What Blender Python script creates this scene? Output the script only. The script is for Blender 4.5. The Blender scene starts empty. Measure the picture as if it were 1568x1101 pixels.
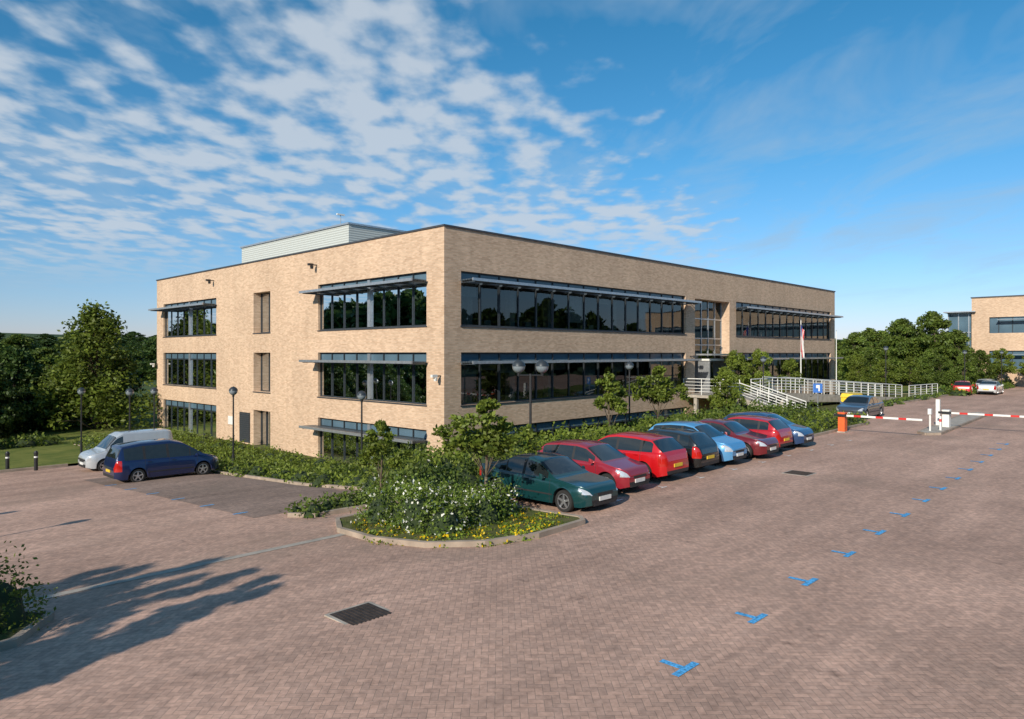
import bpy, math, random, bmesh
import numpy as np
from mathutils import Vector, Matrix
from mathutils.geometry import delaunay_2d_cdt
random.seed(7); RNG=np.random.default_rng(7)
scene=bpy.context.scene
scene.view_settings.view_transform='Standard'
scene.view_settings.look='None'
scene.view_settings.exposure=0
COL=scene.collection

# ------------------------------------------------------------------ terrain
def sm(a,b,x):
    t=np.clip((x-a)/(b-a),0,1); return t*t*(3-2*t)
def hgt(x,y):
    x=np.asarray(x,float); y=np.asarray(y,float)
    SL=np.interp(y,[-60,-18,-11.3,0,7,14,25,40,60],[0,0,.3,.9,1.35,1.7,2.15,2.4,2.6])
    A=np.interp(x,[16,32],[2.2,.25])
    SR=A*np.interp(y,[-9.9,-6.5,-1,0],[0,.18,1,1])
    B=1-sm(-10,-3,x)
    near=-(B*SL+(1-B)*SR)
    r=np.hypot(x,y)
    far=np.interp(r,[100,160,300,700,1500,3000,6000],[0,-3,-8,-2,26,52,60])
    far=far+sm(400,1500,r)*9*(np.sin(x*.0031+1.3)+np.sin(y*.0043+x*.0012))
    k=sm(90,170,r)
    return near*(1-k)+far*k
def hz(x,y): return float(hgt(x,y))

# ------------------------------------------------------------------ materials
def nt(name):
    m=bpy.data.materials.new(name); m.use_nodes=True
    t=m.node_tree; t.nodes.clear()
    o=t.nodes.new('ShaderNodeOutputMaterial'); return m,t,o
def N(t,typ,**k):
    n=t.nodes.new(typ)
    for a,b in k.items(): setattr(n,a,b)
    return n
def L(t,a,b): t.links.new(a,b)
def simple(name,col,rough=.6,metal=0,var=.12,scale=6,coat=0,bump=0):
    m,t,o=nt(name)
    p=N(t,'ShaderNodeBsdfPrincipled'); p.inputs['Roughness'].default_value=rough; p.inputs['Metallic'].default_value=metal
    if coat: p.inputs['Coat Weight'].default_value=coat; p.inputs['Coat Roughness'].default_value=.04
    tc=N(t,'ShaderNodeTexCoord'); ns=N(t,'ShaderNodeTexNoise'); ns.inputs['Scale'].default_value=scale; ns.inputs['Detail'].default_value=4
    L(t,tc.outputs['Object'],ns.inputs['Vector'])
    r=N(t,'ShaderNodeMapRange'); r.inputs[1].default_value=.3; r.inputs[2].default_value=.7; r.inputs[3].default_value=1-var; r.inputs[4].default_value=1+var
    L(t,ns.outputs['Fac'],r.inputs[0])
    mx=N(t,'ShaderNodeMix',data_type='RGBA',blend_type='MULTIPLY'); mx.inputs[0].default_value=1
    mx.inputs[6].default_value=(*col,1); L(t,r.outputs[0],mx.inputs[7]); L(t,mx.outputs[2],p.inputs['Base Color'])
    if bump:
        b=N(t,'ShaderNodeBump'); b.inputs['Strength'].default_value=bump; L(t,ns.outputs['Fac'],b.inputs['Height']); L(t,b.outputs[0],p.inputs['Normal'])
    L(t,p.outputs[0],o.inputs[0]); return m

def mat_brick():
    m,t,o=nt('buff_brick')
    tc=N(t,'ShaderNodeTexCoord'); s=N(t,'ShaderNodeSeparateXYZ'); L(t,tc.outputs['Object'],s.inputs[0])
    ad=N(t,'ShaderNodeMath',operation='ADD'); L(t,s.outputs[0],ad.inputs[0]); L(t,s.outputs[1],ad.inputs[1])
    c=N(t,'ShaderNodeCombineXYZ'); L(t,ad.outputs[0],c.inputs[0]); L(t,s.outputs[2],c.inputs[1])
    b=N(t,'ShaderNodeTexBrick'); b.inputs['Scale'].default_value=1; b.inputs['Brick Width'].default_value=.235; b.inputs['Row Height'].default_value=.08
    b.inputs['Mortar Size'].default_value=.009; b.inputs['Mortar Smooth'].default_value=.3; b.inputs['Bias'].default_value=-.2
    b.inputs['Color1'].default_value=(.66,.47,.325,1); b.inputs['Color2'].default_value=(.48,.315,.205,1); b.inputs['Mortar'].default_value=(.52,.42,.32,1)
    L(t,c.outputs[0],b.inputs['Vector'])
    def nz(sc,lo,hi,det,vec):
        ns=N(t,'ShaderNodeTexNoise'); ns.inputs['Scale'].default_value=sc; ns.inputs['Detail'].default_value=det; L(t,vec,ns.inputs['Vector'])
        r=N(t,'ShaderNodeMapRange'); r.inputs[1].default_value=.3; r.inputs[2].default_value=.7; r.inputs[3].default_value=lo; r.inputs[4].default_value=hi; L(t,ns.outputs['Fac'],r.inputs[0]); return r.outputs[0]
    mp=N(t,'ShaderNodeMapping'); mp.inputs['Scale'].default_value=(1.2,6,1); L(t,c.outputs[0],mp.inputs[0])
    mp3=N(t,'ShaderNodeMapping'); mp3.inputs['Scale'].default_value=(1.5,.15,1); L(t,c.outputs[0],mp3.inputs[0])
    a1=nz(.3,.92,1.06,4,tc.outputs['Object']); a2=nz(1.3,.92,1.08,4,mp.outputs[0]); a3=nz(1.,.93,1.04,4,mp3.outputs[0])
    mm=N(t,'ShaderNodeMath',operation='MULTIPLY'); L(t,a1,mm.inputs[0]); L(t,a2,mm.inputs[1])
    m3=N(t,'ShaderNodeMath',operation='MULTIPLY'); L(t,mm.outputs[0],m3.inputs[0]); L(t,a3,m3.inputs[1])
    mx=N(t,'ShaderNodeMix',data_type='RGBA',blend_type='MULTIPLY'); mx.inputs[0].default_value=1; L(t,b.outputs['Color'],mx.inputs[6]); L(t,m3.outputs[0],mx.inputs[7])
    p=N(t,'ShaderNodeBsdfPrincipled'); p.inputs['Roughness'].default_value=.85; p.inputs['Specular IOR Level'].default_value=.2
    L(t,mx.outputs[2],p.inputs['Base Color'])
    bp=N(t,'ShaderNodeBump'); bp.inputs['Strength'].default_value=.25; bp.inputs['Distance'].default_value=.01; bp.invert=True; L(t,b.outputs['Fac'],bp.inputs['Height']); L(t,bp.outputs[0],p.inputs['Normal'])
    L(t,p.outputs[0],o.inputs[0]); return m

def mat_paving(name,c1,c2,mort,dirt=.35,rot=45,w=.1):
    """herringbone block paving"""
    m,t,o=nt(name)
    def M(op,a,b=None,c=None,clamp=False):
        n=N(t,'ShaderNodeMath',operation=op); n.use_clamp=clamp
        for i,x in enumerate((a,b,c)):
            if x is None: continue
            if isinstance(x,(int,float)): n.inputs[i].default_value=x
            else: L(t,x,n.inputs[i])
        return n.outputs[0]
    tc=N(t,'ShaderNodeTexCoord'); mp=N(t,'ShaderNodeMapping'); mp.inputs['Rotation'].default_value=(0,0,math.radians(rot)); mp.inputs['Scale'].default_value=(1/w,1/w,1/w); L(t,tc.outputs['Object'],mp.inputs[0])
    s=N(t,'ShaderNodeSeparateXYZ'); L(t,mp.outputs[0],s.inputs[0]); x,y=s.outputs[0],s.outputs[1]
    i=M('FLOOR',x); j=M('FLOOR',y); fx=M('FRACT',x); fy=M('FRACT',y); k=M('FLOORED_MODULO',M('SUBTRACT',i,j),4.)
    e=[M('COMPARE',k,float(q),.4) for q in range(4)]
    mw=.08
    def edge(d,ek): return M('MULTIPLY',M('SUBTRACT',1.,M('DIVIDE',d,mw),clamp=True),M('SUBTRACT',1.,ek))
    mo=M('MAXIMUM',M('MAXIMUM',edge(fx,e[1]),edge(M('SUBTRACT',1.,fx),e[0])),M('MAXIMUM',edge(fy,e[2]),edge(M('SUBTRACT',1.,fy),e[3])))
    cv=N(t,'ShaderNodeCombineXYZ'); L(t,M('SUBTRACT',i,e[1]),cv.inputs[0]); L(t,M('SUBTRACT',j,e[2]),cv.inputs[1]); L(t,M('GREATER_THAN',k,1.5),cv.inputs[2])
    wn=N(t,'ShaderNodeTexWhiteNoise',noise_dimensions='3D'); L(t,cv.outputs[0],wn.inputs['Vector'])
    cm=N(t,'ShaderNodeMix',data_type='RGBA'); L(t,wn.outputs['Value'],cm.inputs[0]); cm.inputs[6].default_value=(*c1,1); cm.inputs[7].default_value=(*c2,1)
    cm2=N(t,'ShaderNodeMix',data_type='RGBA'); L(t,M('MULTIPLY',mo,.8),cm2.inputs[0]); L(t,cm.outputs[2],cm2.inputs[6]); cm2.inputs[7].default_value=(*mort,1)
    def noise(sc,lo,hi,det=5,vec=None,a=.34,b=.66):
        ns=N(t,'ShaderNodeTexNoise'); ns.inputs['Scale'].default_value=sc; ns.inputs['Detail'].default_value=det; ns.inputs['Roughness'].default_value=.62
        L(t,vec if vec else tc.outputs['Object'],ns.inputs['Vector'])
        r=N(t,'ShaderNodeMapRange'); r.inputs[1].default_value=a; r.inputs[2].default_value=b; r.inputs[3].default_value=lo; r.inputs[4].default_value=hi; L(t,ns.outputs['Fac'],r.inputs[0]); return r.outputs[0]
    mp2=N(t,'ShaderNodeMapping'); mp2.inputs['Scale'].default_value=(.3,1.6,1); L(t,tc.outputs['Object'],mp2.inputs[0])
    m2=M('MULTIPLY',M('MULTIPLY',noise(.13,1-dirt,1+dirt*.45,4),noise(.55,.84,1.1,4,vec=mp2.outputs[0])),noise(9,.84,1.13,2))
    m2=M('MULTIPLY',m2,noise(1.7,.62,1.,4,None,.26,.36))
    mx=N(t,'ShaderNodeMix',data_type='RGBA',blend_type='MULTIPLY'); mx.inputs[0].default_value=1; L(t,cm2.outputs[2],mx.inputs[6]); L(t,m2,mx.inputs[7])
    st=N(t,'ShaderNodeMix',data_type='RGBA'); L(t,noise(.21,0.,.5,5,None,.54,.72),st.inputs[0]); L(t,mx.outputs[2],st.inputs[6]); st.inputs[7].default_value=(c2[0]*.55,c2[1]*.62,c2[2]*.6,1)
    p=N(t,'ShaderNodeBsdfPrincipled'); p.inputs['Roughness'].default_value=.85; p.inputs['Specular IOR Level'].default_value=.2; L(t,st.outputs[2],p.inputs['Base Color'])
    bp=N(t,'ShaderNodeBump'); bp.inputs['Strength'].default_value=.35; bp.inputs['Distance'].default_value=.008; bp.invert=True; L(t,mo,bp.inputs['Height']); L(t,bp.outputs[0],p.inputs['Normal'])
    L(t,p.outputs[0],o.inputs[0]); return m

def mat_leaf(name,c1,c2,c3=None,trans=.3,thr=.93):
    m,t,o=nt(name)
    g=N(t,'ShaderNodeNewGeometry'); oi=N(t,'ShaderNodeObjectInfo')
    cr=N(t,'ShaderNodeValToRGB'); e=cr.color_ramp.elements; e[0].color=(*c1,1); e[1].color=(*c2,1)
    if c3: x=cr.color_ramp.elements.new(thr); x.color=(*c2,1); x=cr.color_ramp.elements.new(thr+.01); x.color=(*c3,1); e=cr.color_ramp.elements; e[len(e)-1].color=(*c3,1)
    L(t,g.outputs['Random Per Island'],cr.inputs[0])
    ns=N(t,'ShaderNodeTexNoise'); ns.inputs['Scale'].default_value=.9; ns.inputs['Detail'].default_value=2; L(t,g.outputs['Position'],ns.inputs['Vector'])
    r=N(t,'ShaderNodeMapRange'); r.inputs[1].default_value=.3; r.inputs[2].default_value=.7; r.inputs[3].default_value=.6; r.inputs[4].default_value=1.35; L(t,ns.outputs['Fac'],r.inputs[0])
    r2=N(t,'ShaderNodeMapRange'); r2.inputs[3].default_value=.8; r2.inputs[4].default_value=1.2; L(t,oi.outputs['Random'],r2.inputs[0])
    mm=N(t,'ShaderNodeMath',operation='MULTIPLY'); L(t,r.outputs[0],mm.inputs[0]); L(t,r2.outputs[0],mm.inputs[1])
    mx=N(t,'ShaderNodeMix',data_type='RGBA',blend_type='MULTIPLY'); mx.inputs[0].default_value=1; L(t,cr.outputs[0],mx.inputs[6]); L(t,mm.outputs[0],mx.inputs[7])
    p=N(t,'ShaderNodeBsdfPrincipled'); p.inputs['Roughness'].default_value=.5; p.inputs['Specular IOR Level'].default_value=.3; L(t,mx.outputs[2],p.inputs['Base Color'])
    tr=N(t,'ShaderNodeBsdfTranslucent'); L(t,mx.outputs[2],tr.inputs[0])
    ms=N(t,'ShaderNodeMixShader'); ms.inputs[0].default_value=trans; L(t,p.outputs[0],ms.inputs[1]); L(t,tr.outputs[0],ms.inputs[2])
    L(t,ms.outputs[0],o.inputs[0]); return m

def mat_ground(name,c1,c2,scale=.8):
    m,t,o=nt(name)
    tc=N(t,'ShaderNodeTexCoord'); ns=N(t,'ShaderNodeTexNoise'); ns.inputs['Scale'].default_value=scale; ns.inputs['Detail'].default_value=8; ns.inputs['Roughness'].default_value=.7; L(t,tc.outputs['Object'],ns.inputs['Vector'])
    cr=N(t,'ShaderNodeValToRGB'); e=cr.color_ramp.elements; e[0].position=.35; e[1].position=.65; e[0].color=(*c1,1); e[1].color=(*c2,1); L(t,ns.outputs['Fac'],cr.inputs[0])
    p=N(t,'ShaderNodeBsdfPrincipled'); p.inputs['Roughness'].default_value=.95; p.inputs['Specular IOR Level'].default_value=.1; L(t,cr.outputs[0],p.inputs['Base Color'])
    n2=N(t,'ShaderNodeTexNoise'); n2.inputs['Scale'].default_value=25; L(t,tc.outputs['Object'],n2.inputs['Vector'])
    bp=N(t,'ShaderNodeBump'); bp.inputs['Strength'].default_value=.6; bp.inputs['Distance'].default_value=.05; L(t,n2.outputs['Fac'],bp.inputs['Height']); L(t,bp.outputs[0],p.inputs['Normal'])
    L(t,p.outputs[0],o.inputs[0]); return m

def mat_glass(name,tint=(.42,.5,.5),boost=.05):
    m,t,o=nt(name)
    lw=N(t,'ShaderNodeFresnel'); lw.inputs[0].default_value=1.5
    a=N(t,'ShaderNodeMath',operation='MULTIPLY_ADD'); a.inputs[1].default_value=1.1; a.inputs[2].default_value=boost; L(t,lw.outputs[0],a.inputs[0]); a.use_clamp=True
    tc=N(t,'ShaderNodeTexCoord'); ns=N(t,'ShaderNodeTexNoise'); ns.inputs['Scale'].default_value=.7; ns.inputs['Detail'].default_value=0; L(t,tc.outputs['Object'],ns.inputs['Vector'])
    bp=N(t,'ShaderNodeBump'); bp.inputs['Strength'].default_value=.08; bp.inputs['Distance'].default_value=.05; L(t,ns.outputs['Fac'],bp.inputs['Height'])
    gl=N(t,'ShaderNodeBsdfGlossy'); gl.inputs['Roughness'].default_value=.01; gl.inputs['Color'].default_value=(.8,.85,.88,1); L(t,bp.outputs[0],gl.inputs['Normal'])
    tr=N(t,'ShaderNodeBsdfTransparent'); tr.inputs[0].default_value=(*tint,1)
    ms=N(t,'ShaderNodeMixShader'); L(t,a.outputs[0],ms.inputs[0]); L(t,tr.outputs[0],ms.inputs[1]); L(t,gl.outputs[0],ms.inputs[2])
    L(t,ms.outputs[0],o.inputs[0]); return m

BRICK=mat_brick()
PAVE=mat_paving('block_paving',(.60,.385,.295),(.46,.305,.24),(.28,.21,.165),.2)
PAVE_D=mat_paving('bay_paving',(.37,.265,.215),(.28,.205,.17),(.15,.12,.10),.25,0)
CONC=simple('concrete',(.38,.34,.29),.85,var=.25,scale=3)
KERB=simple('kerb_concrete',(.35,.28,.22),.85,var=.25,scale=2)
FRAME=simple('dark_frame',(.045,.055,.065),.4,.3)
SILVER=simple('silver_metal',(.5,.53,.56),.35,.7)
FIN=simple('fin_metal',(.10,.13,.16),.4,.5)
SPAN=simple('spandrel_glass',(.09,.15,.20),.08,0,var=.2,scale=.5)
GLASS=mat_glass('window_glass')
CAP=simple('parapet_cap',(.07,.075,.085),.5,.3)
ROOFM=simple('roof_membrane',(.2,.2,.2),.9)
def mat_louvre(name,col,sc):
    m,t,o=nt(name)
    tc=N(t,'ShaderNodeTexCoord'); w=N(t,'ShaderNodeTexWave',wave_type='BANDS',bands_direction='Z'); w.inputs['Scale'].default_value=sc; L(t,tc.outputs['Object'],w.inputs['Vector'])
    cr=N(t,'ShaderNodeValToRGB'); e=cr.color_ramp.elements; e[0].color=tuple(c*.75 for c in col)+(1,); e[1].color=(*col,1); e[0].position=.1; e[1].position=.5; L(t,w.outputs['Fac'],cr.inputs[0])
    p=N(t,'ShaderNodeBsdfPrincipled'); p.inputs['Roughness'].default_value=.5; p.inputs['Metallic'].default_value=.0; L(t,cr.outputs[0],p.inputs['Base Color'])
    bp=N(t,'ShaderNodeBump'); bp.inputs['Strength'].default_value=.35; bp.inputs['Distance'].default_value=.05; L(t,w.outputs['Fac'],bp.inputs['Height']); L(t,bp.outputs[0],p.inputs['Normal'])
    L(t,p.outputs[0],o.inputs[0]); return m
CLAD=mat_louvre('louvre_cladding',(.54,.57,.54),1.9)
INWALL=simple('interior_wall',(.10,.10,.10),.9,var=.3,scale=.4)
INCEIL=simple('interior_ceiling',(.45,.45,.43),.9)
BLIND=simple('window_blind',(.45,.46,.45),.8)
LEAF_A=mat_leaf('leaves_bright',(.10,.15,.02),(.21,.26,.04),trans=.35)
LEAF_B=mat_leaf('leaves_dark',(.03,.065,.015),(.085,.13,.028))
LEAF_C=mat_leaf('leaves_mid',(.07,.12,.02),(.155,.205,.035))
LEAF_F=mat_leaf('leaves_white_flower',(.08,.14,.022),(.165,.22,.035),(.8,.8,.72),thr=.90)
LEAF_Y=mat_leaf('yellow_flowers',(.12,.19,.02),(.22,.28,.03),(.75,.5,.01),thr=.76)
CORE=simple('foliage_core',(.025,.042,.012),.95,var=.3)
BARK=simple('bark',(.13,.10,.07),.9,var=.3,scale=10)
GRASS=mat_ground('grass',(.09,.13,.03),(.21,.22,.06),.5)
SOIL=mat_ground('planting_soil',(.07,.10,.025),(.15,.13,.06),2)
FIELD=mat_ground('fields',(.035,.065,.03),(.08,.11,.04),.01)
BLUEP=simple('blue_paint',(.08,.36,.68),.7,var=.55,scale=24)
WHITEP=simple('white_paint',(.75,.75,.72),.5,var=.05)
BLACKM=simple('black_metal',(.03,.032,.035),.45,.3)
GLOBE=simple('lamp_globe',(.20,.24,.27),.15,0,var=.05,coat=1)
IRON=simple('cast_iron',(.055,.042,.036),.7,.3,var=.4,scale=12)
TYRE=simple('tyre',(.02,.02,.02),.85)
ALLOY=simple('alloy',(.55,.56,.58),.3,.8)
PLAST=simple('black_plastic',(.025,.025,.027),.55)
CGLASS=simple('car_glass',(.015,.02,.022),.04,0,coat=1)
HEADL=simple('headlamp',(.6,.62,.65),.08,.3,coat=1)
TAILL=simple('taillamp',(.45,.015,.01),.15,0,coat=1)
PLW=simple('plate_white',(.7,.7,.68),.5); PLY=simple('plate_yellow',(.72,.5,.04),.5)
ORANGE=simple('orange_paint',(.75,.13,.03),.5); YEL=simple('yellow_plastic',(.8,.55,.03),.5)
REDP=simple('red_paint',(.6,.03,.025),.5); NAVY=simple('navy_cloth',(.03,.05,.25),.8); WCL=simple('white_cloth',(.7,.7,.7),.8); RCL=simple('red_cloth',(.55,.03,.04),.8)
SIGNB=simple('sign_blue',(.02,.14,.5),.4); SIGNG=simple('sign_green',(.02,.3,.13),.4)

# ------------------------------------------------------------------ mesh helpers
def empty(name,loc=(0,0,0),rz=0):
    e=bpy.data.objects.new(name,None); COL.objects.link(e); e.location=loc; e.rotation_euler=(0,0,rz); e.empty_display_size=.3; return e
def mkobj(name,me,parent=None,loc=(0,0,0),rz=0,scale=None):
    o=bpy.data.objects.new(name,me); COL.objects.link(o); o.location=loc; o.rotation_euler=(0,0,rz)
    if scale is not None: o.scale=scale if hasattr(scale,'__len__') else (scale,)*3
    if parent: o.parent=parent
    return o
class MB:
    def __init__(s): s.v=[]; s.f=[]; s.m=[]; s.mats=[]
    def mi(s,mat):
        if mat not in s.mats: s.mats.append(mat)
        return s.mats.index(mat)
    def add(s,vs,fs,mat):
        k=len(s.v); s.v+= [tuple(p) for p in vs]; i=s.mi(mat)
        for f in fs: s.f.append([k+a for a in f]); s.m.append(i)
    def box(s,x0,x1,y0,y1,z0,z1,mat):
        vs=[(x,y,z) for z in (z0,z1) for y in (y0,y1) for x in (x0,x1)]
        s.add(vs,[(0,2,3,1),(4,5,7,6),(0,1,5,4),(2,6,7,3),(0,4,6,2),(1,3,7,5)],mat)
    def tube(s,p0,p1,r0,r1,mat,n=8):
        p0=Vector(p0);p1=Vector(p1); d=(p1-p0).normalized()
        a=d.orthogonal().normalized(); b=d.cross(a)
        vs=[]
        for p,r in ((p0,r0),(p1,r1)):
            for i in range(n):
                t=2*math.pi*i/n; vs.append(p+a*(r*math.cos(t))+b*(r*math.sin(t)))
        fs=[(i,(i+1)%n,n+(i+1)%n,n+i) for i in range(n)]+[tuple(range(n-1,-1,-1)),tuple(range(n,2*n))]
        s.add(vs,fs,mat)
    def lathe(s,prof,c,mat,n=14,axis='z'):
        vs=[];fs=[]
        for r,z in prof:
            for i in range(n):
                t=2*math.pi*i/n
                if axis=='z': vs.append((c[0]+r*math.cos(t),c[1]+r*math.sin(t),c[2]+z))
                else: vs.append((c[0]+r*math.cos(t),c[1]+z,c[2]+r*math.sin(t)))
        for j in range(len(prof)-1):
            for i in range(n):
                fs.append((j*n+i,j*n+(i+1)%n,(j+1)*n+(i+1)%n,(j+1)*n+i))
        s.add(vs,fs,mat)
    def mesh(s,name,smooth=None):
        me=bpy.data.meshes.new(name); me.from_pydata(s.v,[],s.f)
        for m in s.mats: me.materials.append(m)
        me.polygons.foreach_set('material_index',s.m)
        if smooth:
            me.polygons.foreach_set('use_smooth',[True]*len(s.f)); me.set_sharp_from_angle(angle=math.radians(smooth))
        me.update(); return me
    def obj(s,name,parent=None,loc=(0,0,0),rz=0,smooth=None): return mkobj(name,s.mesh(name,smooth),parent,loc,rz)

def drape(name,poly,off,mat,step=1.0,parent=None):
    xs=[p[0] for p in poly]; ys=[p[1] for p in poly]
    pts=[Vector(p[:2]) for p in poly]; n=len(pts); dense=[]
    for i in range(n):
        a,b=pts[i],pts[(i+1)%n]; k=max(1,int((b-a).length/step))
        for j in range(k): dense.append(a+(b-a)*j/k)
    n=len(dense); edges=[(i,(i+1)%n) for i in range(n)]
    def inside(x,y):
        c=False
        for i in range(len(pts)):
            a,b=pts[i],pts[i-1]
            if (a.y>y)!=(b.y>y) and x<(b.x-a.x)*(y-a.y)/(b.y-a.y)+a.x: c=not c
        return c
    vs=list(dense)
    x=math.ceil(min(xs)/step)*step
    while x<max(xs):
        y=math.ceil(min(ys)/step)*step
        while y<max(ys):
            if inside(x,y): vs.append(Vector((x,y)))
            y+=step
        x+=step
    rv,re,rf,_,_,_=delaunay_2d_cdt(vs,edges,[],1,1e-4)
    me=bpy.data.meshes.new(name); me.from_pydata([(p.x,p.y,hz(p.x,p.y)+off) for p in rv],[],[list(f) for f in rf])
    me.materials.append(mat)
    if len(me.polygons) and me.polygons[0].normal.z<0: me.flip_normals()
    me.polygons.foreach_set('use_smooth',[True]*len(me.polygons))
    return mkobj(name,me,parent)
def kerb(name,line,w=.13,h=.125,mat=None,closed=False):
    pts=[]
    P=[Vector(p) for p in line]; 
    if closed: P.append(P[0])
    for a,b in zip(P,P[1:]):
        k=max(1,int((b-a).length/1.0))
        for j in range(k): pts.append(a+(b-a)*j/k)
    pts.append(P[-1]); vs=[];fs=[]
    for i,p in enumerate(pts):
        a=pts[max(i-1,0)]; b=pts[min(i+1,len(pts)-1)]; d=(b-a).normalized(); nn=Vector((-d.y,d.x))*w/2
        z=hz(p.x,p.y)
        q=p-nn; r=p+nn
        vs+=[(q.x,q.y,z-.2),(q.x,q.y,z+h),(r.x,r.y,z+h),(r.x,r.y,z-.2)]
        if i:
            k=4*i
            for j in range(3): fs.append((k-4+j,k-3+j,k+1+j,k+j))
    k=4*(len(pts)-1); fs+=[(0,1,2,3),(k+3,k+2,k+1,k)]
    me=bpy.data.meshes.new(name); me.from_pydata(vs,[],fs); me.materials.append(mat or KERB)
    return mkobj(name,me)

def leafmesh(name,C,S,mats,mi=None,extra=None,up=0.0):
    n=len(C)
    a=RNG.normal(size=(n,3)); a/=np.linalg.norm(a,axis=1)[:,None]
    b=RNG.normal(size=(n,3)); b-= (b*a).sum(1)[:,None]*a; b/=np.linalg.norm(b,axis=1)[:,None]
    s=S[:,None]
    V=np.stack([C-a*s*.6,C+b*s*.34-a*s*.05,C+a*s*.6,C-b*s*.34+a*s*.05],1).reshape(-1,3)
    F=np.arange(n*4).reshape(n,4)
    MI=np.zeros(n,int) if mi is None else mi
    me=bpy.data.meshes.new(name)
    ev,ef,em=extra if extra else ([],[],[])
    ev=np.array(ev,float).reshape(-1,3)
    allv=np.vstack([V,ev]); 
    me.vertices.add(len(allv)); me.vertices.foreach_set('co',allv.ravel())
    starts=list(range(0,n*4,4)); mis=list(MI)
    k=n*4; st=n*4
    L2=[];
    for f,mm in zip(ef,em):
        starts.append(st); st+=len(f); L2+= [k+i for i in f]; mis.append(mm)
    loops=np.concatenate([F.ravel(),np.array(L2,int)]) if L2 else F.ravel()
    me.loops.add(len(loops)); me.loops.foreach_set('vertex_index',loops.astype(np.int32))
    me.polygons.add(len(starts)); me.polygons.foreach_set('loop_start',np.array(starts,np.int32))
    me.polygons.foreach_set('material_index',np.array(mis,np.int32))
    for m in mats: me.materials.append(m)
    me.update(calc_edges=True); me.validate()
    return me

def treemesh(name,H,CR,TH,leaf,nclump,nleaf,lsize,tr=.09,conic=0.,crownbase=None):
    mb=MB(); cb=crownbase if crownbase is not None else TH*.8
    top=Vector((random.uniform(-.1,.1)*CR,random.uniform(-.1,.1)*CR,H*.93))
    segs=7; axis=[]
    for i in range(segs+1):
        t=i/segs; q=Vector((top.x*t+math.sin(t*5)*CR*.04,top.y*t+math.cos(t*4)*CR*.04,-.3+(top.z+.3)*t)); axis.append(q)
    for i in range(segs): mb.tube(axis[i],axis[i+1],tr*(1-i/segs)**.8+.01,tr*(1-(i+1)/segs)**.8+.01,BARK,7)
    cl=[]
    for i in range(nclump):
        t=random.random()**.9; z=cb+(H-cb)*t
        prof=math.sin(math.pi*min(1,(.12+.88*t))**(.75))**.7 if conic==0 else (1-t)**.8*.95+.1
        prof=max(.12,prof)
        ang=random.uniform(0,2*math.pi); rr=CR*prof*(random.random()**.45)*random.uniform(.75,1.15)
        c=Vector((rr*math.cos(ang)+top.x*t,rr*math.sin(ang)+top.y*t,z)); cr=CR*random.uniform(.15,.3)*(1-.4*t)
        cl.append((c,cr))
        if i%2==0:
            k=max(0,min(segs-1,int((z*.72)/(top.z+.3)*segs))); 
            s=axis[k]; mid=(s+c)/2+Vector((0,0,.06*H)); r=tr*.35*(1-.6*t)
            mb.tube(s,mid,r,r*.6,BARK,5); mb.tube(mid,c,r*.6,r*.2,BARK,5)
    w=np.array([c[1]**2 for c in cl]); w/=w.sum(); idx=RNG.choice(len(cl),nleaf,p=w)
    cc=np.array([c[0][:] for c in cl])[idx]; cr=np.array([c[1] for c in cl])[idx]
    d=RNG.normal(size=(nleaf,3)); d/=np.linalg.norm(d,axis=1)[:,None]
    C=cc+d*(cr*(RNG.random(nleaf)**.4)*RNG.uniform(.8,1.25,nleaf))[:,None]*np.array([1.1,1.1,.8 if not conic else 1.2])
    S=lsize*RNG.uniform(.6,1.3,nleaf)
    return leafmesh(name,C,S,[leaf,BARK],extra=(mb.v,mb.f,[1]*len(mb.f)))

def shrubs(name,lst,lsize,dens,leaf,parent=None,core=True):
    Cs=[];Ss=[];ev=[];ef=[];em=[]
    for (x,y,r,h) in lst:
        z=hz(x,y); n=int(dens*(2*r*r+2.5*r*h))
        d=RNG.normal(size=(n,3)); d/=np.linalg.norm(d,axis=1)[:,None]; d[:,2]=np.abs(d[:,2])
        lump=1+.18*np.sin(d[:,0]*6+x*3)*np.sin(d[:,1]*7+y*5)+.12*np.sin(d[:,2]*9+x)
        k=(RNG.uniform(.74,1.08,n)*lump+ (RNG.random(n)<.07)*RNG.uniform(0,.35,n))[:,None]
        C=np.stack([x+d[:,0]*r,y+d[:,1]*r,z+d[:,2]*h],1); base=np.array([x,y,z]); C=base+(C-base)*k
        Cs.append(C); Ss.append(lsize*RNG.uniform(.6,1.35,n))
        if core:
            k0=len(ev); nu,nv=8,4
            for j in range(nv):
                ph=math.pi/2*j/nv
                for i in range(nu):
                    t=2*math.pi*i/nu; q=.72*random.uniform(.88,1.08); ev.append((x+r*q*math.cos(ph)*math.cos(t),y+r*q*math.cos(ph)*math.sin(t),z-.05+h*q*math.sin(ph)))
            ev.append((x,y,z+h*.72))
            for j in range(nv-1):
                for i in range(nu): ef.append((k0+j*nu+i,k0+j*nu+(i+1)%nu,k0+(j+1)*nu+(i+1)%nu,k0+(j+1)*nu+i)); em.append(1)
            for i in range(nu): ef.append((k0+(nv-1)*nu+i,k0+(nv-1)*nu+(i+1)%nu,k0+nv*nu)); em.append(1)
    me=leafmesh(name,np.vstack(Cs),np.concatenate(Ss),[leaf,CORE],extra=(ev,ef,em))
    return mkobj(name,me,parent)
def U(a,b): return random.uniform(a,b)
def fill(x0,x1,y0,y1,sp,r,h,test=None):
    out=[]; x=x0
    while x<x1:
        y=y0
        while y<y1:
            X=x+U(-.4,.4)*sp; Y=y+U(-.4,.4)*sp
            if test is None or test(X,Y):
                rr=U(*r); out.append((X,Y,rr,U(*h)))
            y+=sp
        x+=sp
    return out

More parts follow.
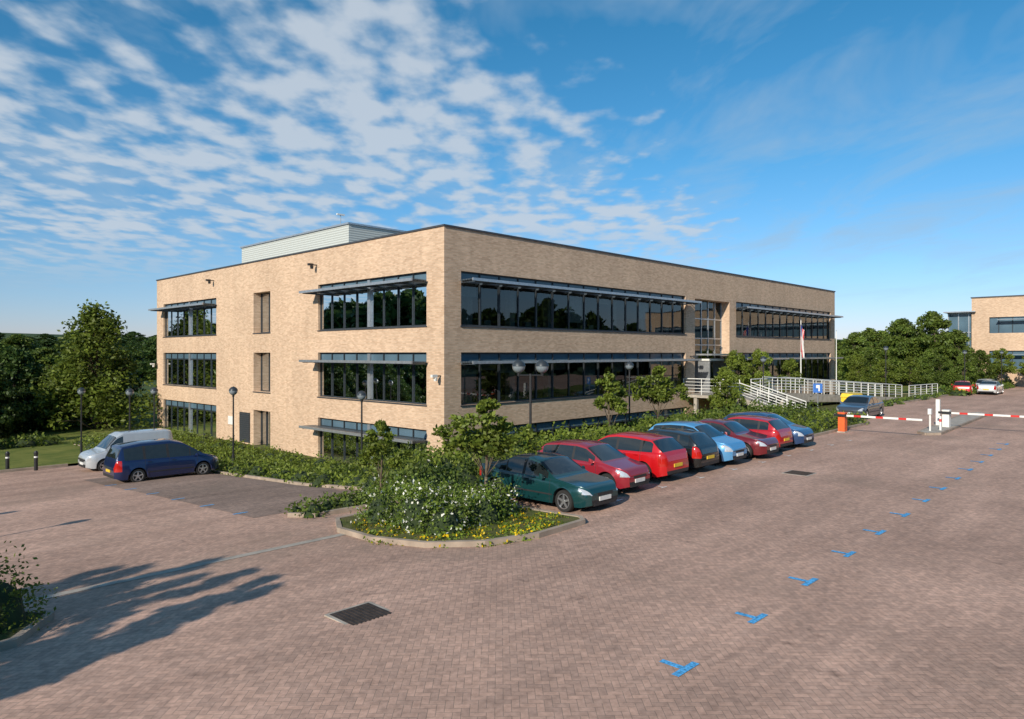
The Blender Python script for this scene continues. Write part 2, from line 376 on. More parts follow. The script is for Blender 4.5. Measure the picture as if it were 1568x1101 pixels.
# ------------------------------------------------------------------ ground
def gridground():
    def ax():
        a=list(np.arange(-60,121,3.0)); 
        s=3.;v=120.
        while v<6000: s*=1.22; v+=s; a.append(v)
        s=3.;v=-60.
        while v>-6000: s*=1.22; v-=s; a.insert(0,v)
        return np.array(a)
    X=ax();Y=ax(); gx,gy=np.meshgrid(X,Y); gz=hgt(gx,gy)-.3
    n=len(X); V=np.stack([gx,gy,gz],2).reshape(-1,3)
    F=[(j*n+i,j*n+i+1,(j+1)*n+i+1,(j+1)*n+i) for j in range(len(Y)-1) for i in range(n-1)]
    me=bpy.data.meshes.new('ground'); me.from_pydata(V.tolist(),[],F); me.materials.append(FIELD)
    me.polygons.foreach_set('use_smooth',[True]*len(F)); mkobj('ground',me)
gridground()
drape('car_park_paving',[(-46,-62),(120,-62),(120,17),(-46,17)],0,PAVE,1.0)
bedline=[(-8.4,30),(-8.4,-7.2),(-12.2,-7.3),(-12.6,-7.9),(-12.2,-8.6),(-9.4,-8.8),(-9.0,-9.3),(-9.4,-9.7),(-12.2,-9.8),(-12.9,-11.0),(-13.0,-12.6),(-12.6,-14.1),(-11.7,-15.1),(-10.4,-15.55),(-8.6,-15.5),(-8.35,-15.2),(-8.3,-9.9),(12.4,-9.9),(12.7,-12.2),(13.3,-12.7),(22.8,-12.5),(23.6,-11.8),(23.8,-8.6),(60,-8.6),(60,-1)]
drape('planting_bed',bedline+[(60,30)],.10,SOIL,1.0)
kerb('kerb',bedline)
drape('grass_verge',[(-60,17.2),(-8.5,17.2),(-8.5,30),(60,30),(60,60),(-60,60)],.10,GRASS,2.0)
kerb('kerb',[(-46,17.1),(-12,17.1)])
drape('parking_bay_surface',[(-13.3,-7.1),(-8.47,-7.1),(-8.47,9.5),(-13.3,9.5)],.006,PAVE_D,1.0)
drape('drainage_channel',[(-46,-11.45),(-13.0,-11.45),(-12.95,-11.2),(-46,-11.2)],.006,CONC,1.0)
lb=[(-46,-11.75),(-21.0,-11.75),(-20.1,-12.1),(-19.7,-12.9),(-20.4,-13.9),(-22.5,-14.3),(-46,-14.4)]
drape('planting_bed',lb,.1,SOIL,1.0); kerb('kerb',lb)
drape('grass_verge',[(60,-8.6),(84,-10),(120,-10),(120,20),(60,30)],.10,GRASS,2.0)
isl=[(18.6,-16.6),(19.2,-16.1),(34,-15.2),(36,-15.6),(35,-16.4),(19.2,-17.1)]
drape('traffic_island',isl,.12,CONC,1.0); kerb('kerb',isl,closed=True)
isl2=[(22.5,-21.0),(23.2,-20.3),(120,-18),(120,-34),(60,-34),(24,-22)]
drape('planting_bed',isl2,.10,GRASS,2.0); kerb('kerb',isl2[:3])
def tmark(name,x,y,mat,s=1.,d=-1):
    mb=MB()
    def quad(x0,x1,y0,y1,o):
        mb.add([(a,b,hz(a,b)+o) for a,b in ((x0,y0),(x1,y0),(x1,y1),(x0,y1))],[(0,1,2,3)],mat)
    quad(x-.3*s,x+.3*s,y-.06*s,y+.06*s,.011)
    if d>0: quad(x-.06*s,x+.06*s,y+.06*s,y+.42*s,.011)
    else: quad(x-.06*s,x+.06*s,y-.42*s,y-.06*s,.011)
    mb.obj(name)
for k in range(14):
    x=-14.40+2.42*k; tmark('bay_marking',x,-21.83+.047*(x+14.46),BLUEP,.95*random.uniform(.92,1.05),1)
for k in range(6): 
    mb=MB(); x=-13.2; y=-6+2.4*k
    mb.add([(a,b,hz(a,b)+.014) for a,b in ((x-.2,y-.06),(x+.25,y-.06),(x+.25,y+.06),(x-.2,y+.06))],[(0,1,2,3)],BLUEP); mb.obj('bay_marking')
for k in range(9): tmark('bay_marking',-8.1+2.4*k+2.35,-14.6,WHITEP,.55,1)
def cover(x,y,s):
    z=hz(x,y); mb=MB(); mb.box(x-s-.06,x+s+.06,y-s-.06,y+s+.06,z-.02,z+.008,CONC); mb.box(x-s,x+s,y-s,y+s,z-.02,z+.014,IRON)
    for i in range(9):
        a=-s+.06+i*(2*s-.12)/8; mb.box(x+a-.012,x+a+.012,y-s+.04,y+s-.04,z,z+.022,IRON)
    mb.obj('drain_cover')
cover(-16.2,-16.9,.38); cover(2.3,-16.6,.4)

# ------------------------------------------------------------------ building
BL=empty('office_building')
ZB,ZR=-3.0,10.54
LX,LY=52.4,38.2
def facade(name,axis,length,ops,origin=(0,0),zr=ZR,rev=.28,parent=BL):
    us=sorted({0,length,*[o[0] for o in ops],*[o[1] for o in ops]}); zs=sorted({ZB,zr,*[o[2] for o in ops],*[o[3] for o in ops]})
    mb=MB()
    def P(u,d,z): return (origin[0]+u,origin[1]+d,z) if axis=='x' else (origin[0]+d,origin[1]+u,z)
    for a,b in zip(us,us[1:]):
        for c,d in zip(zs,zs[1:]):
            um,zm=(a+b)/2,(c+d)/2
            if any(o[0]<um<o[1] and o[2]<zm<o[3] for o in ops): continue
            mb.add([P(a,0,c),P(b,0,c),P(b,0,d),P(a,0,d)],[(0,1,2,3)],BRICK)
    for o in ops:
        a,b,c,d=o[:4]; r=o[4] if len(o)>4 else rev
        for q in ([P(a,0,c),P(a,r,c),P(a,r,d),P(a,0,d)],[P(b,0,c),P(b,r,c),P(b,r,d),P(b,0,d)],[P(a,0,c),P(b,0,c),P(b,r,c),P(a,r,c)],[P(a,0,d),P(b,0,d),P(b,r,d),P(a,r,d)]):
            mb.add(q,[(0,1,2,3)],BRICK)
    return mb.obj(name,parent)
def bx(mb,axis,u0,u1,d0,d1,z0,z1,mat,org=(0,0)):
    if axis=='x': mb.box(org[0]+u0,org[0]+u1,org[1]+d0,org[1]+d1,z0,z1,mat)
    else: mb.box(org[0]+d0,org[0]+d1,org[1]+u0,org[1]+u1,z0,z1,mat)
def window(name,axis,u0,u1,z0,z1,n,depth=.2,thick=(),transom=.52,fin=True,org=(0,0),finout=1.05,blinds=.25,sill=True):
    fr=MB(); gl=MB(); w=.035; e=.002
    bx(fr,axis,u0+e,u1-e,depth-.05,depth+.05,z0+e,z0+.07,FRAME,org); bx(fr,axis,u0+e,u1-e,depth-.05,depth+.05,z1-.07,z1-e,FRAME,org)
    bx(fr,axis,u0+e,u0+.07,depth-.048,depth+.048,z0+.07,z1-.07,FRAME,org); bx(fr,axis,u1-.07,u1-e,depth-.048,depth+.048,z0+.07,z1-.07,FRAME,org)
    zt=z1-transom
    if transom: bx(fr,axis,u0+.07,u1-.07,depth-.045,depth+.045,zt-.04,zt+.04,FRAME,org)
    du=(u1-u0)/n
    for i in range(1,n):
        u=u0+i*du
        if i in thick: bx(fr,axis,u-.12,u+.12,depth-.12,depth+.06,z0+.072,z1-.072,SILVER,org)
        else: bx(fr,axis,u-w,u+w,depth-.055,depth+.055,z0+.072,z1-.072,FRAME,org)
    for i in range(n):
        if i%3==1: 
            bx(fr,axis,u0+i*du+.05,u0+i*du+.1,depth-.03,depth+.03,z0+.08,zt-.05,FRAME,org)
            bx(fr,axis,u0+(i+1)*du-.1,u0+(i+1)*du-.05,depth-.03,depth+.03,z0+.08,zt-.05,FRAME,org)
        if transom: bx(fr,axis,u0+i*du+.05,u0+(i+1)*du-.05,depth+.005,depth+.02,zt+.05,z1-.08,SPAN,org)
        if random.random()<blinds:
            hh=U(.15,.9)*(zt-z0); bx(fr,axis,u0+i*du+.06,u0+(i+1)*du-.06,depth+.16,depth+.175,zt-hh,zt,BLIND,org)
    for i in range(n):
        a=u0+i*du+.03; b=u0+(i+1)*du-.03; j=random.uniform(-.006,.006); d=depth
        q=[(a,d+j,z0+.06),(b,d-j,z0+.06),(b,d-j,zt),(a,d+j,zt)]
        gl.add([((org[0]+u,org[1]+dd,z) if axis=='x' else (org[0]+dd,org[1]+u,z)) for u,dd,z in q],[(0,1,2,3)],GLASS)
    if sill: bx(fr,axis,u0-.05,u1+.05,-.05,depth-.055,z0-.06,z0-.003,CAP,org)
    if fin:
        fz=zt+.02; m=MB()
        for k in range(5):
            d1=-.12-k*(finout-.12)/5; d0=d1-(finout-.12)/5*.8
            bx(m,axis,u0-.15,u1+.25,d0,d1,fz-.02+.004*k,fz+.04+.004*k,FIN,org)
        bx(m,axis,u0-.2,u1+.3,-finout-.07,-finout,fz-.07,fz+.07,SILVER,org)
        for i in range(n+1):
            u=min(max(u0+i*du,u0+.04),u1-.04)
            bx(m,axis,u-.03,u+.03,-finout+.0,depth-.06,fz-.11,fz-.022,FIN,org)
        m.obj(name+'_sunshade',BL)
    fr.obj(name+'_frame',BL); gl.obj(name+'_glass',BL)
ROWS=[(5.65,8.42),(1.62,4.30),(-2.2,.35)]
xops=[];yops=[]
for z0,z1 in ROWS:
    xops.append((1.12,22.98,z0,z1)); xops.append((30.8,51.3,z0,z1))
    yops.append((1.37,11.77,z0,z1)); yops.append((26.2,36.7,z0,z1))
    yops.append((17.8,20.2,z0,z1,.65))
xops.append((24.29,29.68,1.3,8.31,.8))
facade('front_wall','x',LX,xops); facade('side_wall','y',LY,yops)
mb=MB(); mb.add([(LX,0,ZB),(LX,LY,ZB),(LX,LY,ZR),(LX,0,ZR)],[(0,1,2,3)],BRICK); mb.add([(0,LY,ZB),(LX,LY,ZB),(LX,LY,ZR),(0,LY,ZR)],[(0,1,2,3)],BRICK); mb.obj('rear_walls',BL)
for k,(z0,z1) in enumerate(ROWS):
    window('front_window_band','x',1.12,22.98,z0,z1,15,thick=(),blinds=.22,fin=True if k<2 else False)
    window('front_window_band','x',30.8,51.3,z0,z1,14,fin=(k<2))
    window('side_window','y',1.37,11.77,z0,z1,8,thick=(4,),fin=True)
    window('side_window','y',26.2,36.7,z0,z1,8,thick=(4,),fin=True if k==0 else False)
    window('narrow_window','y',17.8,20.2,z0,z1,2 if k<2 else 3,depth=.58,transom=0,fin=False,blinds=0,sill=True)
mb=MB(); c=.09
mb.box(-.06,LX+.06,-.06,.3,ZR,ZR+c,CAP); mb.box(-.06,.3,.3,LY+.06,ZR,ZR+c,CAP); mb.box(LX-.3,LX+.06,.3,LY+.06,ZR,ZR+c,CAP); mb.box(.3,LX-.3,LY-.3,LY+.06,ZR,ZR+c,CAP)
mb.obj('parapet_coping',BL)
mb=MB(); mb.box(.3,LX-.3,.3,LY-.3,9.7,9.9,ROOFM); mb.obj('roof',BL)
mb=MB(); mb.box(4.6,32,15.5,31.8,9.9,13.2,CLAD); mb.box(4.5,32.1,15.4,31.9,13.2,13.32,SILVER); mb.obj('rooftop_plant_enclosure',BL)
mb=MB(); mb.box(14,15.5,30,32,13.32,13.8,CLAD); mb.tube((4.9,17,13.3),(4.9,17,14.1),.03,.03,SILVER); mb.box(4.6,5.2,16.93,17.07,14.05,14.15,WHITEP); mb.obj('roof_equipment',BL)
mb=MB()
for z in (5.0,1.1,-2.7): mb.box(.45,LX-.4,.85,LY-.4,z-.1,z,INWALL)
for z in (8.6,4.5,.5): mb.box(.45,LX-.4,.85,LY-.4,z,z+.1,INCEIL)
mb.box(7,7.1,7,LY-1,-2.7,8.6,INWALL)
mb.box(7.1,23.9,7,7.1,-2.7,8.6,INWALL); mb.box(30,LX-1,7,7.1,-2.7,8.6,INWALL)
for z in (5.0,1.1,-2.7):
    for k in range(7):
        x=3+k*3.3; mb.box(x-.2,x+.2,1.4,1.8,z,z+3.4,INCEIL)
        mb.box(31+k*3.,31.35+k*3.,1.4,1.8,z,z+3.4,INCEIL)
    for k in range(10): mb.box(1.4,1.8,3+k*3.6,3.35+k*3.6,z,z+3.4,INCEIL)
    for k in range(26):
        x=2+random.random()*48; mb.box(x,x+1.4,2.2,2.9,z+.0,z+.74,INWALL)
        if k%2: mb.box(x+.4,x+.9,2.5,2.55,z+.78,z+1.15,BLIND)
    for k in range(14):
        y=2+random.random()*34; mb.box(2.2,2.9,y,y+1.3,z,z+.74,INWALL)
mb.obj('interior',BL)
mb=MB(); gl=MB()
x0,x1,z0,z1,d=24.29,29.68,1.3,8.31,.72
for i in range(6):
    x=x0+.04+(x1-x0-.08)*i/5; mb.box(x-.04,x+.04,d-.06,d+.06,z0+.01,z1-.01,SILVER)
for z in (3.6,4.9,5.4,6.9): mb.box(x0+.01,x1-.01,d-.05,d+.05,z-.04,z+.04,SILVER)
gl.add([(x0,d,z0),(x1,d,z0),(x1,d,z1),(x0,d,z1)],[(0,1,2,3)],GLASS)
mb.box(x0+.3,x1-.3,-1.2,.6,4.1,4.22,SILVER)
mb.box(25.2,25.3,-.7,.65,1.32,3.7,SILVER); mb.box(28.2,28.3,-.7,.65,1.32,3.7,SILVER); mb.box(25.1,28.4,-.72,.64,3.7,3.85,WHITEP)
mb.obj('entrance_screen_frame',BL); gl.obj('entrance_glass',BL)
mb=MB(); mb.box(-.03,.04,20.7,22.3,-2.0,.1,FRAME)
for k in range(14): mb.box(-.06,-.031,20.75,22.25,-1.95+k*.145,-1.87+k*.145,CAP)
mb.box(-.05,-.01,23.2,24.1,-.9,-.3,WHITEP)
mb.obj('louvre_door',BL)
for (x,y,z) in ((0,11.9,9.6),(0,26.6,9.7),(0,.25,3.1),(0,38,3.3)):
    mb=MB(); mb.box(-.35,-.002,y-.03,y+.03,z,z+.06,BLACKM); mb.tube((-.35,y,z-.05),(-.35,y,z-.22),.11,.08,WHITEP if z<5 else BLACKM,10); mb.box(-.6,-.28,y-.08,y+.08,z-.03,z+.1,WHITEP if z<5 else BLACKM); mb.obj('cctv_camera',BL)
for (x,z) in ((23.6,4.0),(23.6,7.9)):
    mb=MB(); mb.box(x-.03,x+.03,-.4,-.002,z,z+.06,BLACKM); mb.box(x-.1,x+.1,-.6,-.3,z-.1,z+.1,FRAME); mb.obj('wall_light',BL)

# ------------------------------------------------------------------ second building
B2=empty('distant_office_building')
def b2():
    mb=MB(); X=88; 
    us=[-45,-44,-7,-5]; zs=[-.5,2.2,4.6,6.9,9.0,11.6]
    for a,b in zip(us,us[1:]):
        for c,d in zip(zs,zs[1:]):
            if a==-44 and (c==2.2 or c==6.9): continue
            mb.add([(X,a,c),(X,b,c),(X,b,d),(X,a,d)],[(0,1,2,3)],BRICK)
    mb.box(X+.3,X+.4,-44,-7,1.2,9.0,SPAN)
    for y in np.arange(-44,-7,1.5): mb.box(X+.2,X+.29,y-.04,y+.04,1.2,9.0,FRAME)
    mb.add([(X,-5,-.5),(X+30,-5,-.5),(X+30,-5,11.6),(X,-5,11.6)],[(0,1,2,3)],BRICK)
    mb.box(X-.1,X+30,-45,-4.9,11.6,11.75,CAP)
    for z in (8.6,4.1): mb.box(X-.9,X-.1,-43.5,-8,z,z+.06,SILVER)
    mb.obj('walls',B2)
    mb=MB(); mb.box(X+.5,X+5.5,-4.85,-2.2,-.5,9.6,SPAN)
    for z in (1,3,5,7,9.6): mb.box(X+.35,X+5.6,-4.84,-2.1,z,z+.12,SILVER)
    for y in (-4.6,-3.4,-2.2): mb.box(X+.4,X+.5,y-.06,y+.06,-.5,9.6,SILVER)
    mb.box(X-.6,X+6,-5.5,-1.8,9.75,9.9,SILVER)
    mb.obj('glazed_stair_tower',B2)
b2()

# ------------------------------------------------------------------ lamp posts
def lamp(x,y,h=4.4,double=False):
    z=hz(x,y); mb=MB()
    mb.tube((0,0,-.1),(0,0,.9),.075,.07,BLACKM,10); mb.tube((0,0,.9),(0,0,h-.45),.045,.038,BLACKM,8)
    heads=[(0,0)]
    if double:
        ax=Vector((.695,-.719,0))*.38; heads=[(ax.x,ax.y),(-ax.x,-ax.y)]
        mb.tube((-ax.x,-ax.y,h-.5),(ax.x,ax.y,h-.5),.025,.025,BLACKM,8)
    for a,b in heads:
        R=.21; c=(a,b,h-.22)
        mb.lathe([(.05,-.3),(.06,-.2),(.09,-.19)],c,BLACKM,12)
        mb.lathe([(.09,-.19)]+[(R*math.cos(t),R*math.sin(t)) for t in np.linspace(-1.1,.15,7)],c,GLOBE,16)
        mb.lathe([(R*1.06,R*.1)]+[(R*1.04*math.cos(t),R*1.04*math.sin(t)) for t in np.linspace(.2,1.5,6)]+[(.02,R*1.12)],c,FRAME,16)
    mb.obj('street_lamp',None,(x,y,z),0,40)
for a in [(-7,8,4.3),(-4.6,.3,4.6),(-5.9,-11.2,4.15,True),(7.2,-6,4.4),(24.4,-5.2,4.5),(48.7,-5.9,5),(-9,16.8,4.1),(-7.3,17.9,4.2),(-10.4,20.7,4.2),(62,-9.5,4.6),(75,-10.5,4.6),(58,3,5),(80,-21,4.6),(66,-20.5,4.6)]: lamp(*a)
lamp(-25.5,-5.2,4.5); lamp(-26.5,-1.,4.5)

# ------------------------------------------------------------------ cars
PROF={
'hatch':dict(top=[(0,.40),(.012,.49),(.05,.555),(.23,.655),(.42,.955),(.52,1.),(.70,.99),(.86,.94),(.965,.68),(.99,.62),(1,.42)],ws=(.245,.415),rw=(.865,.96),sg=[(.31,.53),(.555,.76),(.785,.88)],doors=[.29,.545,.775],belt=(.625,.675)),
'sedan':dict(top=[(0,.40),(.012,.49),(.05,.55),(.27,.655),(.42,.955),(.52,1.),(.66,.98),(.82,.745),(.95,.73),(.985,.69),(1,.42)],ws=(.285,.415),rw=(.68,.81),sg=[(.33,.53),(.55,.70),(.715,.77)],doors=[.30,.54,.73],belt=(.62,.67)),
'mpv':dict(top=[(0,.36),(.012,.44),(.05,.50),(.17,.585),(.37,.94),(.47,1.),(.75,.995),(.93,.94),(.98,.62),(.99,.56),(1,.38)],ws=(.185,.365),rw=(.935,.978),sg=[(.22,.30),(.315,.50),(.525,.72),(.745,.91)],doors=[.24,.51,.735],belt=(.56,.60)),
'van':dict(top=[(0,.36),(.012,.43),(.05,.48),(.19,.56),(.33,.92),(.40,1.),(.92,1.),(.975,.98),(.992,.6),(1,.3)],ws=(.20,.325),rw=(2,3),sg=[(.25,.40)],doors=[.22,.42,.66],belt=(.56,.57)),
}
def wheelmesh():
    mb=MB(); R=.31;w=.1
    mb.lathe([(R*.66,-w*.9),(R*.8,-w),(R*.95,-w*.9),(R,-w*.6),(R,w*.6),(R*.95,w*.9),(R*.8,w),(R*.66,w*.9)],(0,0,0),TYRE,24,'y')
    mb.lathe([(R*.68,-w*.9),(R*.62,-w*.8),(R*.6,-w*.2),(.001,-w*.15)],(0,0,0),PLAST,24,'y')
    mb.lathe([(R*.69,-w*.92),(R*.63,-w*.95),(R*.61,-w*.7)],(0,0,0),ALLOY,24,'y')
    mb.lathe([(.055,-w*.5),(.05,-w*.85),(.001,-w*.9)],(0,0,0),ALLOY,12,'y')
    for k in range(5):
        t=2*math.pi*k/5+.3; c,s=math.cos(t),math.sin(t)
        r0,r1=.03,R*.64; vs=[]
        for r,hw,y in ((r0,.032,-w*.82),(r1,.026,-w*.8),(r0,.032,-w*.55),(r1,.026,-w*.55)):
            for q in (-1,1): vs.append((r*c-q*hw*s,y,r*s+q*hw*c))
        mb.add(vs,[(0,1,3,2),(0,2,6,4),(1,5,7,3),(4,6,7,5)],ALLOY)
    mb.lathe([(.001,w*.5),(R*.67,w*.6)],(0,0,0),PLAST,20,'y')
    return mb.mesh('wheel',35)
WH=wheelmesh()
PAINTS={}
def paint(col):
    if col not in PAINTS: PAINTS[col]=simple('car_paint',col,.28,.25,var=.03,coat=1)
    return PAINTS[col]
def car(kind,col,x,y,heading,Ln=4.1,W=1.72,H=1.45,name='parked_car'):
    p=PROF[kind]; hw=W/2; R=.37; wz=.31; xw=(.185*Ln,.80*Ln if kind!='sedan' else .79*Ln)
    xs=set(np.round(np.linspace(0,Ln,84),4))|{.004,.012,.03,.06,Ln-.06,Ln-.03,Ln-.012,Ln-.004}
    for d in p['doors']: xs|={d*Ln-.006,d*Ln+.006}
    xs=np.array(sorted(xs)); n=len(xs)
    fx=np.linspace(0,Ln,401); tp=np.interp(fx/Ln,[a for a,b in p['top']],[b*H for a,b in p['top']])
    k=np.hanning(17); k/=k.sum(); tps=np.convolve(np.pad(tp,8,mode='edge'),k,'valid'); top=np.interp(xs,fx,tps)
    belt=np.minimum(np.interp(xs/Ln,[0,.2,1],[p['belt'][0]*H-.08,p['belt'][0]*H,p['belt'][1]*H]),top-.03)
    fr=.55;rr=.45
    w=hw*(1-.30*np.clip(1-xs/fr,0,1)**2.6-.20*np.clip(1-(Ln-xs)/rr,0,1)**2.8)
    V=[];ring=12
    for i,X in enumerate(xs):
        bot=.20+.07*max(0,1-X/.25)+.08*max(0,1-(Ln-X)/.3)
        for q in xw:
            dx=abs(X-q)
            if dx<R: bot=max(bot,wz+math.sqrt(R*R-dx*dx)*.98)
        W0=w[i]; tb=top[i]-belt[i]; inn=W0-.07; tum=.36 if kind!='van' else .14
        def yy(f): return inn-tum*tb*f
        m1=max(.40,bot+.015); m2=max(.56,m1+.03); m2=min(m2,belt[i]-.02); m1=min(m1,m2-.01); bot=min(bot,m1-.01)
        s3=max(belt[i]-.09,m2+.005)
        flare=0
        for q in xw:
            if abs(X-q)<R+.06: flare=.012
        R0=[(W0-.16,bot+.01),(W0-.03+flare,bot),(W0+flare,m1),(W0-.002+flare*.5,m2),(W0-.02,s3),(W0-.05,belt[i]-.015),(inn,belt[i]),(yy(.80),belt[i]+tb*.82),(yy(.93),belt[i]+tb*.93),(yy(1)*.88,belt[i]+tb*.985),(yy(1)*.5,belt[i]+tb*1.0+.012*min(1,tb*3)),(0,belt[i]+tb+.02*min(1,tb*3+.3))]
        for a,b in R0: V.append((X,a,b))
    mb=MB(); P_=paint(col)
    for sgn in (1,-1):
        vs=[(v[0],v[1]*sgn,v[2]) for v in V]; groups={}
        for i in range(n-1):
            xm=(xs[i]+xs[i+1])/2; f=xm/Ln; tb=(top[i]+top[i+1]-belt[i]-belt[i+1])/2
            for j in range(ring-1):
                m=P_
                if j==0: m=PLAST
                if j==6 and tb>.10:
                    if any(a<=f<=b for a,b in p['sg']): m=CGLASS
                    elif p['sg'][0][0]<f<p['sg'][-1][1]: m=PLAST
                if j>=9 and (p['ws'][0]<f<p['ws'][1] or p['rw'][0]<f<p['rw'][1]): m=CGLASS
                if j==8 and (p['ws'][0]+.01<f<p['ws'][1] or p['rw'][0]<f<p['rw'][1]): m=PLAST
                if 1<=j<=5 and any(abs(xm-d*Ln)<.006 for d in p['doors']): m=PLAST
                if xm<.34 and j in(4,) : m=HEADL
                if xm<.22 and j==3: m=HEADL
                if xm>Ln-.26 and j in (3,4,5) : m=TAILL
                k0,k1=i*ring+j,(i+1)*ring+j
                fa=(k0,k1,k1+1,k0+1) if sgn>0 else (k0,k0+1,k1+1,k1)
                groups.setdefault(m,[]).append(fa)
        base=len(mb.v)
        mb.v+=vs
        for m,fs in groups.items():
            mi=mb.mi(m)
            for fa in fs: mb.f.append([base+a for a in fa]); mb.m.append(mi)
    nv=len(V)
    for (i,front) in ((0,True),(n-1,False)):
        for j in range(ring-1):
            a,b=i*ring+j,i*ring+j+1
            if front: m={0:PLAST,1:PLAST,2:P_,3:PLAST,4:PLAST}.get(j,P_)
            else: m={0:PLAST,1:PLAST}.get(j,P_)
            mb.f.append([a,b,nv+b,nv+a] if front else [a,nv+a,nv+b,b]); mb.m.append(mb.mi(m))
    mb.box(.15,Ln-.2,-hw+.2,hw-.2,.2,.55,PLAST)
    E=empty(name,(x,y,hz(x,y)),heading)
    me=mb.mesh('body',32)
    bm=bmesh.new(); bm.from_mesh(me); bmesh.ops.remove_doubles(bm,verts=bm.verts,dist=.0008); bmesh.ops.recalc_face_normals(bm,faces=bm.faces); bm.to_mesh(me); bm.free()
    me.set_sharp_from_angle(angle=math.radians(32))
    T=Matrix.Translation((Ln/2,0,0))@Matrix.Rotation(math.pi,4,'Z')
    me.transform(T); mkobj('body',me,E)
    d=MB()
    def loc(X,Y,Z): return (Ln/2-X,-Y,Z)
    def pbox(X0,X1,Y0,Y1,Z0,Z1,m):
        a=loc(X0,Y0,Z0); b=loc(X1,Y1,Z1); d.box(min(a[0],b[0]),max(a[0],b[0]),min(a[1],b[1]),max(a[1],b[1]),Z0,Z1,m)
    pbox(-.025,.01,-.26,.26,.36,.47,PLW); pbox(Ln-.01,Ln+.025,-.26,.26,.50,.61,PLY)
    pbox(-.012,.02,-.5,.5,.24,.33,PLAST); pbox(-.012,.01,-.34,.34,.50,.57,PLAST)
    for s in (-1,1):
        mx=p['ws'][0]*Ln+.28; zb=float(np.interp(mx,xs,belt))
        y0=s*(hw-.06)
        vs=[]; 
        for (ax,ay,az) in ((mx-.03,y0,zb+.0),(mx+.06,y0,zb),(mx+.06,y0,zb+.06),(mx-.03,y0,zb+.05),(mx-.07,y0+s*.2,zb-.0),(mx+.03,y0+s*.22,zb+.0),(mx+.03,y0+s*.2,zb+.15),(mx-.05,y0+s*.18,zb+.13)): vs.append(loc(ax,ay,az))
        d.add(vs,[(0,1,2,3),(4,7,6,5),(0,4,5,1),(1,5,6,2),(2,6,7,3),(3,7,4,0)],P_)
        for q in p['doors'][1:]:
            X=q*Ln-.16; zz=float(np.interp(X,xs,belt))-.1; pbox(X-.08,X+.08,s*(hw-.03),s*(hw+.012),zz-.015,zz+.015,P_)
        pbox(xw[0]+R+.02,xw[1]-R-.02,s*(hw-.02),s*(hw+.012),.43,.47,PLAST)
        for q in xw:
            o=mkobj('wheel',WH,E,loc(q,s*(hw-.11),wz),0 if s>0 else math.pi)
    d.obj('trim',E)
    return E
UP=math.pi/2; DN=-math.pi/2
R0=-14.35
def rowcar(xl,kind,col,head,Ln,W=1.72,H=1.45,dy=0): car(kind,col,xl+W/2-.1,R0+Ln/2+dy,head+U(-.03,.03),Ln,W,H)
rowcar(-7.75,'sedan',(.008,.055,.06),DN,4.35,1.7,1.38,-.65)
rowcar(-5.3,'hatch',(.33,.02,.035),DN,3.75,1.62,1.42,-.15)
rowcar(-2.9,'hatch',(.6,.008,.012),UP,4.15,1.76,1.48)
rowcar(-.5,'hatch',(.010,.012,.013),UP,3.9,1.68,1.44,.1)
rowcar(1.8,'hatch',(.10,.33,.62),DN,3.85,1.68,1.5,.1)
rowcar(4.2,'sedan',(.16,.012,.018),DN,4.45,1.75,1.44,-.1)
rowcar(6.5,'hatch',(.48,.012,.02),UP,4.0,1.7,1.46,.3)
rowcar(8.7,'hatch',(.02,.06,.16),DN,4.1,1.7,1.46,.2)
car('mpv',(.010,.022,.085),-10.75,6.9,0,4.5,1.82,1.70)
car('van',(.50,.54,.57),-10.2,13.4,math.pi,4.2,1.8,1.85,name='parked_van')
car('sedan',(.07,.085,.11),27.2,-10.6,math.pi,4.6,1.78,1.45)
car('sedan',(.7,.72,.72),65,-11.2,0,4.4,1.72,1.42)
car('hatch',(.5,.02,.02),62.5,-9.2,.2,3.9,1.7,1.45)
car('hatch',(.5,.52,.54),70,-10,0.,3.9,1.7,1.45)

# ------------------------------------------------------------------ bollards, signs, barriers
def bollard(x,y):
    mb=MB(); mb.lathe([(.09,-.1),(.09,.85),(.11,.86),(.11,.93),(.085,.94),(.07,1.0),(.001,1.02)],(0,0,0),BLACKM,12); mb.lathe([(.093,.66),(.093,.74)],(0,0,0),WHITEP,12); mb.obj('bollard',None,(x,y,hz(x,y)),0,35)
bollard(-14.6,17.6); bollard(-13.6,16.4)
def barrier(x,y,ln,col):
    E=empty('barrier_gate',(x,y,hz(x,y))); mb=MB()
    mb.box(-.2,.2,-.17,.17,0,1.02,col); mb.box(-.22,.22,-.19,.19,1.02,1.08,col); mb.box(-.24,.24,-.21,.21,-.05,.06,CONC); mb.obj('cabinet',E)
    mb=MB(); k=10
    for i in range(k):
        mb.box(-.29,-.22,-.3-ln*(i+1)/k,-.3-ln*i/k,.88,.98,WHITEP if i%3!=1 else REDP)
    mb.box(-.29,-.2,-.3,.35,.87,.99,BLACKM); mb.obj('boom',E)
barrier(17,-13.0,3.6,ORANGE); barrier(22.8,-16.6,3.9,WHITEP)
mb=MB(); mb.tube((0,0,0),(0,0,1.0),.05,.05,WHITEP,10); mb.box(-.12,.12,-.08,.08,1.0,1.3,WHITEP); mb.obj('access_post',None,(19.8,-16.5,hz(19.8,-16.5)))
mb=MB(); mb.tube((0,0,0),(0,0,.75),.06,.06,WHITEP,10); mb.lathe([(.062,.45),(.062,.6)],(0,0,0),REDP,10); mb.obj('marker_post',None,(20.6,-16.8,0.12))
mb=MB(); mb.box(-.1,.1,-.1,.1,0,1.5,WHITEP); mb.obj('intercom_post',None,(23.6,-16.,.1))
